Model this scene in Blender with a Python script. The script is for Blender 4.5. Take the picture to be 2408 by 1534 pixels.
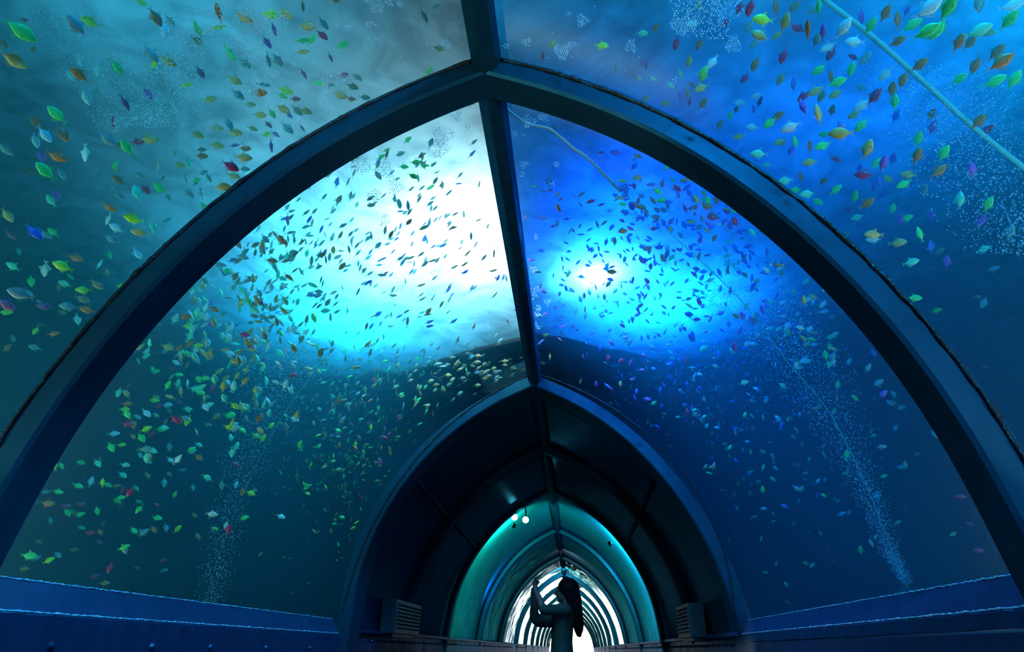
import bpy, bmesh, math, random
from mathutils import Vector, Matrix
for o in list(bpy.data.objects): bpy.data.objects.remove(o)
SC = bpy.context.scene
COL = SC.collection
PI = math.pi
random.seed(7)

# ------------------------------------------------------------------ camera
FPX, PITCH, YAW, ROLL = 1455.54, 0.481131, 0.0975399, 0.0137367
CAM = Vector((0.31269, 0.0, 0.0))            # eye level is z = 0, the floor is about a metre below
_f = Vector((-math.sin(YAW)*math.cos(PITCH), math.cos(YAW)*math.cos(PITCH), math.sin(PITCH)))
_r = Vector((math.cos(YAW), math.sin(YAW), 0))
_u = _r.cross(_f)
CR = math.cos(ROLL)*_r + math.sin(ROLL)*_u
CU = -math.sin(ROLL)*_r + math.cos(ROLL)*_u
cam_d = bpy.data.cameras.new('camera')
cam = bpy.data.objects.new('camera', cam_d); COL.objects.link(cam)
m = Matrix.Identity(4)
for i in range(3):
    m[i][0], m[i][1], m[i][2], m[i][3] = CR[i], CU[i], -_f[i], CAM[i]
cam.matrix_world = m
cam_d.sensor_width = 36; cam_d.sensor_fit = 'HORIZONTAL'
cam_d.lens = FPX/2408*36; cam_d.clip_start = 0.02; cam_d.clip_end = 200
SC.camera = cam
def ray(px, py):
    return _f + (px-1204)/FPX*CR - (py-767)/FPX*CU
def proj(v):
    d = Vector(v)-CAM
    return 1204+FPX*d.dot(CR)/d.dot(_f), 767-FPX*d.dot(CU)/d.dot(_f)

# ------------------------------------------------------------------ world, exposure, light
w = bpy.data.worlds.new('world'); SC.world = w; w.use_nodes = True
w.node_tree.nodes['Background'].inputs[0].default_value = (0.01, 0.05, 0.12, 1)
w.node_tree.nodes['Background'].inputs[1].default_value = 0.02
vs = SC.view_settings
vs.view_transform = 'Standard'; vs.look = 'None'; vs.gamma = 1; vs.use_curve_mapping = False
vs.exposure = 0.0
cy = SC.cycles
cy.max_bounces = 6; cy.diffuse_bounces = 2; cy.glossy_bounces = 4; cy.transmission_bounces = 4
cy.volume_bounces = 1; cy.transparent_max_bounces = 16
cy.caustics_reflective = False; cy.caustics_refractive = False
cy.use_denoising = True
cy.sample_clamp_indirect = 8

WS = 2.72          # water surface height
FLOOR = -0.98
def light(name, kind, loc, energy, color, size=0.2, aim=None, spread=None, spot=None, label=None):
    d = bpy.data.lights.new(name, kind); d.energy = energy; d.color = color
    if kind == 'AREA':
        d.shape = 'DISK'; d.size = size
        if spread: d.spread = spread
    else:
        d.shadow_soft_size = size
    if spot: d.spot_size = spot; d.spot_blend = 0.6
    o = bpy.data.objects.new(name, d); COL.objects.link(o); o.location = loc
    if aim is not None:
        o.rotation_euler = (Vector(aim)-Vector(loc)).to_track_quat('-Z', 'Y').to_euler()
    return o
# floodlights hung over the water (x, y, height over water, watts, colour, lens diameter, what it is)
FLOODS = [
    (-0.42, 3.75, 0.50, 72, (0.90, 0.97, 1.0), 0.30, 'white floodlight over the water beside the ridge, brightest lamp'),
    (-1.15, 4.15, 0.85, 100, (0.24, 0.70, 1.0), 0.30, 'pale cyan floodlight over the water beyond the first arch'),
    (-1.75, 5.0, 0.75, 42, (0.04, 0.50, 1.0), 0.26, 'dimmer cyan floodlight added to widen the glow over the fish shoal'),  # extra lamp added to widen the cyan glow
    (0.56, 3.92, 0.26, 22, (0.0, 0.05, 1.0), 0.20, 'small blue floodlight added beside the ridge to stretch the blue glow'),  # extra lamp added to lengthen the blue glow beside the ridge
    (0.60, 4.36, 0.20, 85, (0.06, 0.34, 1.0), 0.20, 'blue floodlight with a white core over the water'),
    (1.15, 4.85, 0.60, 105, (0.01, 0.20, 1.0), 0.26, 'blue floodlight added behind the smaller one to spread its glow'),  # extra lamp added to spread the blue glow further back
    (0.80, 3.45, 0.45, 20, (0.003, 0.08, 1.0), 0.22, 'deep blue floodlight added before the smaller one to stretch its glow'),  # extra lamp added to draw the blue glow forward
    (-1.5, 1.3, 0.95, 17, (0.10, 0.66, 1.0), 0.30, 'cyan floodlight over the panel nearest the viewer'),
    (3.0, 1.4, 1.2, 40, (0.01, 0.60, 1.0), 0.30, 'turquoise floodlight over the panel with the thick hose'),
    (2.0, 2.7, 0.9, 17, (0.01, 0.12, 1.0), 0.30, 'deep blue floodlight over the first arch'),
    (1.2, -1.0, 0.7, 900, (0.02, 0.45, 1.0), 0.30, 'unseen azure floodlight added behind the viewer to light the arch'),  # unseen lamp added to brighten the first arch's side face
]
# unseen lamps added on the tank bottom to light the fish from below
UPL = [(-3.0, -0.6, 200), (-3.3, 3.0, 24), (3.0, -0.6, 190), (3.5, 3.0, 12), (-2.3, 1.4, 115), (2.3, 1.4, 110)]
for ux, uy, ue in UPL:
    light('underwater_fill_light', 'AREA', (ux, uy, FLOOR+.34), ue, (1.0, 0.46, 0.34) if ux < 0 else (1.0, 0.42, 0.42), 0.22, aim=(ux*.55, uy+.4, 2.2))
# lamps inside the tunnel
light('tunnel_fill_light', 'AREA', (0.0, -2.2, 1.6), 0.45, (0.03, 0.20, 1.0), 0.25, aim=(0, 2.5, 0.3))  # unseen fill lamp added behind the viewer to tint the arches blue
LAMP_D = [(-0.62, 10.22, 1.74, 80, (0.05, 1.0, 0.62), (-1.2, 11.7, 1.35)),
          (0.90, 10.16, 1.46, 150, (0.05, 0.78, 1.0), (1.36, 11.3, 1.25))]
for lx, ly, lz, e, c, a in LAMP_D:
    light('spot_lamp_light', 'AREA', (lx, ly, lz), e, c, 0.10, aim=a)
for lx, ly, lz, e, c, a in [(-1.2, 12.9, 0.9, 14, (0.0, 0.30, 1.0), (-1.0, 13.72, 1.3)),
                            (0.0, 20.0, 1.9, 90, (0.15, 0.8, 1.0), (0, 22, 1.2)),
                            (0.0, 16.2, 1.9, 25, (1.0, 0.15, 0.2), (0.9, 17.6, 1.5)),
                            (0.3, 27.0, 1.9, 80, (0.05, 0.7, 0.45), (0, 29, 1.2))]:
    light('tunnel_spot_light', 'AREA', (lx, ly, lz), e, c, 0.12, aim=a)

# ------------------------------------------------------------------ materials
MATS = {}
def mat(name, base=(0.5, 0.5, 0.5), rough=0.5, metal=0.0, emit=None, es=1.0, bump=None, noise=None, spec=None, coat=0.0, alpha=None, tint=None):
    if name in MATS: return MATS[name]
    mt = bpy.data.materials.new(name); mt.use_nodes = True; MATS[name] = mt
    nt = mt.node_tree; b = nt.nodes['Principled BSDF']
    b.inputs['Base Color'].default_value = (*base, 1); b.inputs['Roughness'].default_value = rough
    b.inputs['Metallic'].default_value = metal
    if spec is not None: b.inputs['Specular IOR Level'].default_value = spec
    if tint: b.inputs['Specular Tint'].default_value = (*tint, 1)
    if coat: b.inputs['Coat Weight'].default_value = coat
    if emit: b.inputs['Emission Color'].default_value = (*emit, 1); b.inputs['Emission Strength'].default_value = es
    if alpha is not None: b.inputs['Alpha'].default_value = alpha
    tc = nt.nodes.new('ShaderNodeTexCoord')
    if noise:      # (scale, dark factor): wear in the paint
        nz = nt.nodes.new('ShaderNodeTexNoise'); nz.inputs['Scale'].default_value = noise[0]; nz.inputs['Detail'].default_value = 5
        nt.links.new(tc.outputs['Object'], nz.inputs['Vector'])
        mx = nt.nodes.new('ShaderNodeMixRGB'); mx.inputs[1].default_value = (*base, 1)
        mx.inputs[2].default_value = (*[c*noise[1] for c in base], 1)
        nt.links.new(nz.outputs['Fac'], mx.inputs[0]); nt.links.new(mx.outputs[0], b.inputs['Base Color'])
    if bump:       # (scale, strength, distance)
        nz2 = nt.nodes.new('ShaderNodeTexNoise'); nz2.inputs['Scale'].default_value = bump[0]; nz2.inputs['Detail'].default_value = 3
        nt.links.new(tc.outputs['Object'], nz2.inputs['Vector'])
        bp = nt.nodes.new('ShaderNodeBump'); bp.inputs['Strength'].default_value = bump[1]; bp.inputs['Distance'].default_value = bump[2]
        nt.links.new(nz2.outputs['Fac'], bp.inputs['Height']); nt.links.new(bp.outputs[0], b.inputs['Normal'])
    return mt
SEAL = mat('black_sealant', (0.01, 0.012, 0.014), 0.4, bump=(60, 0.8, 0.01))
def panel_mat(name, dif, glo, fac, rough, bump):
    mt = bpy.data.materials.new(name); mt.use_nodes = True; nt = mt.node_tree; nt.nodes.clear(); L = nt.links.new
    out = nt.nodes.new('ShaderNodeOutputMaterial'); tc = nt.nodes.new('ShaderNodeTexCoord')
    nz = nt.nodes.new('ShaderNodeTexNoise'); nz.inputs['Scale'].default_value = bump[0]; nz.inputs['Detail'].default_value = 2
    mp = nt.nodes.new('ShaderNodeMapping'); mp.inputs['Scale'].default_value = (1, .45, 1)
    L(tc.outputs['Object'], mp.inputs[0]); L(mp.outputs[0], nz.inputs['Vector'])
    bp = nt.nodes.new('ShaderNodeBump'); bp.inputs['Strength'].default_value = bump[1]; bp.inputs['Distance'].default_value = bump[2]
    L(nz.outputs['Fac'], bp.inputs['Height'])
    n2 = nt.nodes.new('ShaderNodeTexNoise'); n2.inputs['Scale'].default_value = 4; n2.inputs['Detail'].default_value = 6
    m2 = nt.nodes.new('ShaderNodeMapping'); m2.inputs['Scale'].default_value = (1, 4, 1); L(tc.outputs['Object'], m2.inputs[0]); L(m2.outputs[0], n2.inputs['Vector'])
    mc = nt.nodes.new('ShaderNodeMixRGB'); mc.inputs[1].default_value = (*dif, 1); mc.inputs[2].default_value = (*[c*.4 for c in dif], 1); L(n2.outputs['Fac'], mc.inputs[0])
    d = nt.nodes.new('ShaderNodeBsdfDiffuse'); L(mc.outputs[0], d.inputs[0])
    g = nt.nodes.new('ShaderNodeBsdfGlossy'); g.inputs[0].default_value = (*glo, 1); g.inputs['Roughness'].default_value = rough; L(bp.outputs[0], g.inputs['Normal'])
    m = nt.nodes.new('ShaderNodeMixShader'); m.inputs[0].default_value = fac; L(d.outputs[0], m.inputs[1]); L(g.outputs[0], m.inputs[2]); L(m.outputs[0], out.inputs['Surface'])
    MATS[name] = mt; return mt
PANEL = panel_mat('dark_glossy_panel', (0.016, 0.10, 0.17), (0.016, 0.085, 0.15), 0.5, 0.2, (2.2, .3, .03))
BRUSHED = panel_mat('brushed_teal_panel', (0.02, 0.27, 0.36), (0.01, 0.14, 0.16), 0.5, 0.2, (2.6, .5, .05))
PAINT = panel_mat('navy_painted_steel', (0.012, 0.065, 0.10), (0.02, 0.11, 0.17), 0.2, 0.3, (14, .25, .006))
PLINTH = panel_mat('plinth_steel', (0.035, 0.07, 0.16), (0.16, 0.20, 0.27), 0.35, 0.25, (4, .5, .02))
panel_mat('sill', (0.02, 0.07, 0.16), (0.04, 0.12, 0.20), 0.3, 0.3, (25, .4, .005))
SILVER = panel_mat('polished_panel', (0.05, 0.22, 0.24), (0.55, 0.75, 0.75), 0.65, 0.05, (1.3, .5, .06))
FLOORM = mat('dark_floor', (0.03, 0.04, 0.05), 0.25, bump=(12, 0.2, 0.01))
TANKW = mat('tank_liner', (0.006, 0.04, 0.055), 0.85, noise=(1.2, 0.6))
ROOFM = mat('black_roof', (0.006, 0.008, 0.01), 0.9, noise=(2, 0.5))
def glass_mat():
    mt = bpy.data.materials.new('acrylic_panel'); mt.use_nodes = True; nt = mt.node_tree
    nt.nodes.clear(); out = nt.nodes.new('ShaderNodeOutputMaterial')
    tr = nt.nodes.new('ShaderNodeBsdfTransparent'); tr.inputs[0].default_value = (0.94, 0.98, 0.985, 1)
    gl = nt.nodes.new('ShaderNodeBsdfGlossy'); gl.inputs['Roughness'].default_value = 0.30
    lw = nt.nodes.new('ShaderNodeLayerWeight'); lw.inputs['Blend'].default_value = 0.5
    pw = nt.nodes.new('ShaderNodeMath'); pw.operation = 'POWER'; pw.inputs[1].default_value = 5
    fr = nt.nodes.new('ShaderNodeMath'); fr.operation = 'MULTIPLY_ADD'; fr.inputs[1].default_value = 0.05; fr.inputs[2].default_value = 0.015
    nt.links.new(lw.outputs['Facing'], pw.inputs[0]); nt.links.new(pw.outputs[0], fr.inputs[0])
    tc = nt.nodes.new('ShaderNodeTexCoord')
    nz = nt.nodes.new('ShaderNodeTexNoise'); nz.inputs['Scale'].default_value = 3.0
    bp = nt.nodes.new('ShaderNodeBump'); bp.inputs['Strength'].default_value = 0.15; bp.inputs['Distance'].default_value = 0.01
    nt.links.new(tc.outputs['Object'], nz.inputs['Vector']); nt.links.new(nz.outputs['Fac'], bp.inputs['Height'])
    nt.links.new(bp.outputs[0], gl.inputs['Normal']); nt.links.new(bp.outputs[0], lw.inputs['Normal'])
    mx = nt.nodes.new('ShaderNodeMixShader')
    nt.links.new(fr.outputs[0], mx.inputs[0]); nt.links.new(tr.outputs[0], mx.inputs[1]); nt.links.new(gl.outputs[0], mx.inputs[2])
    nt.links.new(mx.outputs[0], out.inputs['Surface'])
    return mt
GLASS = glass_mat()
def surface_mat():
    # choppy, foamy water skin: part clear, part light-diffusing
    mt = bpy.data.materials.new('foamy_water_surface'); mt.use_nodes = True; nt = mt.node_tree
    nt.nodes.clear(); L = nt.links.new; out = nt.nodes.new('ShaderNodeOutputMaterial')
    tc = nt.nodes.new('ShaderNodeTexCoord')
    n1 = nt.nodes.new('ShaderNodeTexNoise'); n1.inputs['Scale'].default_value = 3.2; n1.inputs['Detail'].default_value = 6; n1.inputs['Distortion'].default_value = 1.2
    L(tc.outputs['Object'], n1.inputs['Vector'])
    cr = nt.nodes.new('ShaderNodeValToRGB'); cr.color_ramp.elements[0].position = 0.35; cr.color_ramp.elements[1].position = 0.72
    cr.color_ramp.elements[0].color = (0.50, 0.50, 0.50, 1); cr.color_ramp.elements[1].color = (1, 1, 1, 1)
    L(n1.outputs['Fac'], cr.inputs[0])
    tl = nt.nodes.new('ShaderNodeBsdfTranslucent'); L(cr.outputs[0], tl.inputs[0])
    tr = nt.nodes.new('ShaderNodeBsdfTransparent'); tr.inputs[0].default_value = (0.9, 0.97, 1, 1)
    mx = nt.nodes.new('ShaderNodeMixShader'); mx.inputs[0].default_value = 0.6
    L(tr.outputs[0], mx.inputs[1]); L(tl.outputs[0], mx.inputs[2]); L(mx.outputs[0], out.inputs['Surface'])
    return mt
SURF = surface_mat()
def water_mat():
    mt = bpy.data.materials.new('tank_water'); mt.use_nodes = True; nt = mt.node_tree
    nt.nodes.clear(); L = nt.links.new; out = nt.nodes.new('ShaderNodeOutputMaterial')
    sc_ = nt.nodes.new('ShaderNodeVolumeScatter'); sc_.inputs['Color'].default_value = (0.22, 0.88, 1, 1)
    sc_.inputs['Density'].default_value = 0.10; sc_.inputs['Anisotropy'].default_value = 0.55
    ab = nt.nodes.new('ShaderNodeVolumeAbsorption'); ab.inputs['Color'].default_value = (0.06, 0.88, 0.95, 1); ab.inputs['Density'].default_value = 0.75
    ad = nt.nodes.new('ShaderNodeAddShader'); L(sc_.outputs[0], ad.inputs[0]); L(ab.outputs[0], ad.inputs[1])
    L(ad.outputs[0], out.inputs['Volume'])
    return mt
WATER = water_mat()

# ------------------------------------------------------------------ helpers
def obj(name, bm, material, parent=None, smooth=False):
    me = bpy.data.meshes.new(name); bm.to_mesh(me); bm.free()
    for mm in (material if isinstance(material, (list, tuple)) else [material]): me.materials.append(mm)
    if smooth:
        for p in me.polygons: p.use_smooth = True
    o = bpy.data.objects.new(name, me); COL.objects.link(o)
    if parent: o.parent = parent
    return o
def tag(o, label=None, cat=None, group=None, kind=None):
    if label: o['label'] = label
    if cat: o['category'] = cat
    if group: o['group'] = group
    if kind: o['kind'] = kind
    return o
def struct(name, bm, material, label=None, parent=None, smooth=False):
    o = obj(name, bm, material, parent, smooth)
    if not parent: o['kind'] = 'structure'
    if label: o['label'] = label
    return o
def empty(name, loc=(0, 0, 0)):
    o = bpy.data.objects.new(name, None); COL.objects.link(o); o.location = loc; o.empty_display_size = 0.05
    return o
def box(bm, c, s, rot=None):
    r = bmesh.ops.create_cube(bm, size=1)
    M = Matrix.Translation(c) @ (rot if rot is not None else Matrix.Identity(4)) @ Matrix.Diagonal((*s, 1))
    bmesh.ops.transform(bm, matrix=M, verts=r['verts']); return r['verts']
def bevel(bm, w, seg=2):
    bmesh.ops.bevel(bm, geom=list(bm.edges), offset=w, segments=seg, affect='EDGES', profile=0.6)
def tube(bm, pts, rad, n=8, cap=True):
    pts = [Vector(p) for p in pts]; rings = []
    up = Vector((0.13, 0.31, 0.94)).normalized()
    for i, p in enumerate(pts):
        t = (pts[min(i+1, len(pts)-1)]-pts[max(i-1, 0)]).normalized()
        a = t.cross(up)
        if a.length < 1e-3: a = t.cross(Vector((1, 0, 0)))
        a.normalize(); b = t.cross(a)
        r = rad[i] if isinstance(rad, (list, tuple)) else rad
        rings.append([bm.verts.new(p+r*(math.cos(2*PI*k/n)*a+math.sin(2*PI*k/n)*b)) for k in range(n)])
    for A, B in zip(rings, rings[1:]):
        for k in range(n): bm.faces.new((A[k], A[(k+1) % n], B[(k+1) % n], B[k]))
    if cap: bm.faces.new(rings[0][::-1]); bm.faces.new(rings[-1])

# ------------------------------------------------------------------ the arch profile
RI = [1.5671, 1.5485, 1.6046, 1.6928, 1.8243, 1.9929, 2.2]
TK = [PI/2*i/6 for i in range(7)]
def r_in(th):
    o = 0
    for i in range(7):
        ww = 1
        for j in range(7):
            if j != i: ww *= (th-TK[j])/(TK[i]-TK[j])
        o += RI[i]*ww
    return o
# every arch is bent a little differently
CORR = {'A': [0.0059, -0.0014, -0.0106, 0.0015, 0.002], 'A0': [0.0079, -0.0041, -0.0097, 0.0026, 0.001],
        'B0': [-0.0143, -0.0497, -0.0171, 0.0847, 0.0292], 'B': [-0.0092, 0.0288, 0.0214, -0.0382, -0.0088],
        'C': [0.0163, -0.0047, -0.0085], 'D': [-0.0132, -0.0081, 0.0103], 'E': [0.0047, -0.0066, -0.0045], 'F': [0.0184, -0.009, -0.014]}
NP = 41
def profile(key, off=0.0, z0=FLOOR, n=NP):
    """points of the arch from the left foot over the ridge to the right foot, as (x, z)"""
    c = CORR.get(key, [0]); pts = []
    for i in range(n):
        s = -PI/2+PI*i/(n-1)
        th = PI/2-abs(s)
        k = 0
        for a in c: k = k*s+a
        r = r_in(th)+k+off
        pts.append((math.copysign(r*math.cos(th), s) if i != (n-1)//2 else 0.0, r*math.sin(th)))
    return [(pts[0][0]*0.985, z0)]+[(pts[0][0], -0.4)]+pts+[(pts[-1][0], -0.4)]+[(pts[-1][0]*0.985, z0)]
OUT = 0.105
def loft(bm, A, ya, B, yb, mi=0):
    va = [bm.verts.new((x, ya, z)) for x, z in A]; vb = [bm.verts.new((x, yb, z)) for x, z in B]
    for i in range(len(A)-1):
        f = bm.faces.new((va[i], va[i+1], vb[i+1], vb[i])); f.material_index = mi
    return va, vb
def rib(name, key, y0, y1, depth, label, material=PAINT, flange=0.0):
    """an arch-shaped hollow trim: side face towards the viewer, soffit, far side, closed outside"""
    bm = bmesh.new()
    inn = profile(key, 0.0, n=81); ou = profile(key, depth, n=81)
    b = 0.012
    inb = profile(key, b, n=81)
    R = [[bm.verts.new((x, y, z)) for x, z in P] for P, y in ((ou, y0), (inb, y0), (inn, y0+b), (inn, y1-b), (inb, y1), (ou, y1))]
    for A, B in zip(R, R[1:]+R[:1]):
        for i in range(len(A)-1): bm.faces.new((A[i], B[i], B[i+1], A[i+1]))
    for k in (0, -1): bm.faces.new([r[k] for r in R])
    bmesh.ops.recalc_face_normals(bm, faces=bm.faces)
    o = struct(name, bm, material, label); return o

YA0, YA1, YB0, YB1 = 1.835, 1.9876, 5.40, 5.6971
RIBS = [('A', YA0, YA1), ('B', YB0, YB1), ('C', 7.58, 7.7234), ('D', 9.88, 10.04), ('E', 13.56, 13.716), ('F', 17.80, 18.002)]
yy = 22.4; k = 0
while yy < 48:
    RIBS.append(('N%d' % k, yy-0.2, yy)); yy += 4.1; k += 1
YEND = 50.0
# ------------------------------------------------------------------ tunnel shell
n_trim = 1
for key, a, b in RIBS:
    dep = OUT if key in ('A', 'B') else 0.10
    rib('trim_%d' % n_trim, key, a, b, dep+ (0.01), 'navy steel arch number %d along the tunnel' % n_trim); n_trim += 1
# sealant beads where the acrylic meets the arches
def bead(y, key, off, rad, label):
    global n_trim
    bm = bmesh.new(); rnd = random.Random(int(y*10))
    P = [q for q in profile(key, off, n=161)[2:-2] if q[1] > .22]
    tube(bm, [(x+rnd.uniform(-.002, .002), y+rnd.uniform(-.004, .004), z+rnd.uniform(-.002, .002)) for x, z in P],
         [rad*rnd.uniform(.6, 1.3) for _ in P], 6)
    struct('trim_%d' % n_trim, bm, SEAL, label, smooth=True); n_trim += 1
bead(YA0-0.004, 'A0', OUT-0.006, 0.008, 'black sealant bead on the viewer side of the first arch')
bead(YB0-0.006, 'B0', OUT-0.012, 0.006, 'black sealant bead on the viewer side of the second arch')
# acrylic panels between the arches, left and right of the ridge
def panel(idx, side, kA, ya, kB, yb, material, label, oa=OUT, ob=OUT, th=0.012, zc=None):
    bm = bmesh.new()
    A = profile(kA, oa, n=81); B = profile(kB, ob, n=81)
    A2 = profile(kA, oa+th, n=81); B2 = profile(kB, ob+th, n=81)
    mid = len(A)//2
    sl = slice(0, mid+1) if side < 0 else slice(mid, len(A))
    NY = 6
    def mixp(P, Q, t): return [((1-t)*p[0]+t*q[0], (1-t)*p[1]+t*q[1]) for p, q in zip(P[sl], Q[sl])]
    rows = []
    for PP, QQ in ((A, B), (A2, B2)):
        rows.append([[bm.verts.new((x, ya+(yb-ya)*j/NY, z)) for x, z in mixp(PP, QQ, j/NY)] for j in range(NY+1)])
    for L_ in rows:
        for j in range(NY):
            for i in range(len(L_[0])-1): bm.faces.new((L_[j][i], L_[j][i+1], L_[j+1][i+1], L_[j+1][i]))
    for j in range(NY):
        for i in (0, -1): bm.faces.new((rows[0][j][i], rows[0][j+1][i], rows[1][j+1][i], rows[1][j][i]))
    for j in (0, -1):
        for i in range(len(rows[0][0])-1): bm.faces.new((rows[0][j][i], rows[0][j][i+1], rows[1][j][i+1], rows[1][j][i]))
    bmesh.ops.recalc_face_normals(bm, faces=bm.faces)
    nm = 'window_%d' % idx if material is GLASS else 'ceiling_panel_%d' % idx
    return struct(nm if material is GLASS else 'wall_%s.%03d' % ('left' if side < 0 else 'right', idx), bm, material, label, smooth=True)
panel(1, -1, 'A0', -2.5, 'A0', YA0+.02, GLASS, 'curved acrylic pane before the first arch, left of the ridge')
panel(2, 1, 'A0', -2.5, 'A0', YA0+.02, GLASS, 'curved acrylic pane before the first arch, right of the ridge')
panel(3, -1, 'A0', YA1-.02, 'B0', YB0+.02, GLASS, 'curved acrylic pane between first and second arch, left of the ridge')
panel(4, 1, 'A0', YA1-.02, 'B0', YB0+.02, GLASS, 'curved acrylic pane between first and second arch, right of the ridge')
prev = ('B', YB1)
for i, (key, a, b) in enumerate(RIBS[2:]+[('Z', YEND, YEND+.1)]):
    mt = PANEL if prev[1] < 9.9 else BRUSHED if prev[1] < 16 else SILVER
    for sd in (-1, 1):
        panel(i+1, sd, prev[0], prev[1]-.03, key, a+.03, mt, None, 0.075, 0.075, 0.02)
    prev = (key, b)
# ridge beams
def ridge(ya, yb, zt, label):
    global n_trim
    bm = bmesh.new()
    sec = [(-.064, zt+.085), (-.058, zt+.02), (-.012, zt-.03), (.0, zt-.034), (.05, zt-.01), (.064, zt+.02), (.066, zt+.085)]
    va = [bm.verts.new((x, ya, z)) for x, z in sec]; vb = [bm.verts.new((x, yb, z)) for x, z in sec]
    for i in range(len(sec)): bm.faces.new((va[i], va[(i+1) % 7], vb[(i+1) % 7], vb[i]))
    bm.faces.new(va); bm.faces.new(vb[::-1]); bmesh.ops.recalc_face_normals(bm, faces=bm.faces)
    struct('trim_%d' % n_trim, bm, PAINT, label); n_trim += 1
ridge(-2.5, YA0+.05, 2.235, 'navy ridge beam before the first arch')
ridge(YA1-.05, YB0+.05, 2.235, 'navy ridge beam between first and second arch')
pb = YB1
for key, a, b in RIBS[2:]+[('Z', YEND, YEND+.1)]:
    ridge(pb-.05, a+.05, 2.215, None); pb = b
# purlins along the opaque panels
def purlin(sx, xa, za, ya, xb, zb, yb, rad, label):
    global n_trim
    bm = bmesh.new(); tube(bm, [(xa+(xb-xa)*t/6, ya+(yb-ya)*t/6, za+(zb-za)*t/6) for t in range(7)], rad, 10)
    struct('trim_%d' % n_trim, bm, PAINT, label, smooth=True); n_trim += 1
purlin(-1, -1.12, 1.39, 5.6, -1.16, 1.37, 9.95, 0.022, 'thin horizontal bar on the dark panels, far from the phone hand')
purlin(1, 1.08, 1.43, 5.6, 1.12, 1.43, 9.95, 0.022, 'thin horizontal bar on the dark panels, mirror of the other')
purlin(-1, -1.22, 1.40, 9.95, -1.22, 1.40, 13.6, 0.012, 'pale seam bar on the lit panels, green side')
purlin(1, 1.22, 1.40, 9.95, 1.22, 1.40, 13.6, 0.012, 'pale seam bar on the lit panels, blue side')
# sills and plinths
def sill(side, name):
    global n_trim
    x0 = (1.665 if side < 0 else 1.655); ztop = 0.195 if side < 0 else 0.215; zlo = 0.09 if side < 0 else 0.12
    for (ya, yb) in ((-2.5, YA0+.01), (YA1-.01, YB0+.01)):
        bm = bmesh.new(); rnd = random.Random(3)
        sec = [(x0+.03, ztop+.012), (x0-.012, ztop+.008), (x0-.02, ztop-.002), (1.585, zlo+.008), (1.572, zlo-.004), (1.572, zlo-.05), (x0+.03, zlo-.05)]
        NY = 60; rows = []
        for j in range(NY+1):
            y = ya+(yb-ya)*j/NY
            rows.append([bm.verts.new((side*(x+rnd.uniform(-.0015, .0015)), y, z+rnd.uniform(-.0015, .0015))) for x, z in sec])
        for A, B in zip(rows, rows[1:]):
            for i in range(len(sec)): bm.faces.new((A[i], A[(i+1) % 7], B[(i+1) % 7], B[i]))
        bm.faces.new(rows[0]); bm.faces.new(rows[-1][::-1]); bmesh.ops.recalc_face_normals(bm, faces=bm.faces)
        struct('trim_%d' % n_trim, bm, MATS['sill'], 'sloping metal sill under the acrylic'); n_trim += 1
        for (bx, bz) in ((x0-.016, ztop+.004), (1.578, zlo+.004)):      # lumpy beads of clear silicone
            bm = bmesh.new(); P = []
            for j in range(260):
                y = ya+(yb-ya)*j/259; P.append((side*(bx+rnd.uniform(-.003, .003)), y, bz+rnd.uniform(-.0015, .0015)))
            tube(bm, P, [rnd.uniform(.0015, .0055) for _ in P], 6)
            struct('trim_%d' % n_trim, bm, MATS['silicone'], 'glinting silicone bead along the sill', smooth=True); n_trim += 1
mat('silicone', (0.40, 0.70, 0.80), 0.10, 0.0, bump=(80, 1.0, 0.01), coat=1.0)
for side in (-1, 1): sill(side, '')
BOLT_Y = {-1: [2.35, 2.95, 3.45, 4.1, 4.8], 1: [2.35, 2.85, 3.35, 3.8, 4.4, 4.9, 5.3]}
for side in (-1, 1):
    bm = bmesh.new(); bx = 1.572; segs = [(-2.5, 5.5)]+[(5.5+1.5*i, 5.5+1.5*(i+1)) for i in range(30)]
    for a, b in segs:
        zt = 0.06 if a < 5 else 0.11
        box(bm, (side*(bx+.02), (a+b)/2, (FLOOR+zt)/2), (0.04, b-a-.008, zt-FLOOR))
    for a, b in segs[1:]:   # ledge strip
        box(bm, (side*(bx-.01), (a+b)/2, 0.125), (0.06, b-a-.01, 0.03))
    ys_ = BOLT_Y[side]+[5.8+.25*i for i in range(80)]
    for y in ys_:
        z = -0.01 if y < 5.5 else 0.05
        M = Matrix.Translation((side*(bx-.006), y, z)) @ Matrix.Rotation(PI/2, 4, 'Y')
        r = bmesh.ops.create_cone(bm, cap_ends=True, segments=8, radius1=.016, radius2=.009, depth=.014)
        bmesh.ops.transform(bm, matrix=M, verts=r['verts'])
        r = bmesh.ops.create_cone(bm, cap_ends=True, segments=6, radius1=.006, radius2=.006, depth=.034)
        bmesh.ops.transform(bm, matrix=M, verts=r['verts'])
    struct('baseboard_%s' % ('left' if side < 0 else 'right'), bm, PLINTH, 'metal plinth with bolts below the sill')
bm = bmesh.new(); box(bm, (0, (YEND-2.6)/2, FLOOR-.05), (3.2, YEND+2.8, 0.1)); struct('floor', bm, FLOORM, 'dark walkway floor')
bm = bmesh.new(); box(bm, (0, -2.6, .9), (3.6, .1, 4.2)); struct('wall_back', bm, ROOFM, 'dark wall behind the viewer')
# daylight through the far exit
bm = bmesh.new()
P = profile('Z', .02, n=81); vv = [bm.verts.new((x, YEND+.05, z)) for x, z in P]; bm.faces.new(vv)
r = bmesh.ops.extrude_face_region(bm, geom=list(bm.faces)); bmesh.ops.translate(bm, vec=(0, .04, 0), verts=[v for v in r['geom'] if isinstance(v, bmesh.types.BMVert)])
struct('door_1', bm, mat('daylight_exit', (0.9, 0.9, 0.9), 0.6, emit=(1.0, 0.97, 0.96), es=4.0), 'bright daylit exit at the far end')

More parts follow.
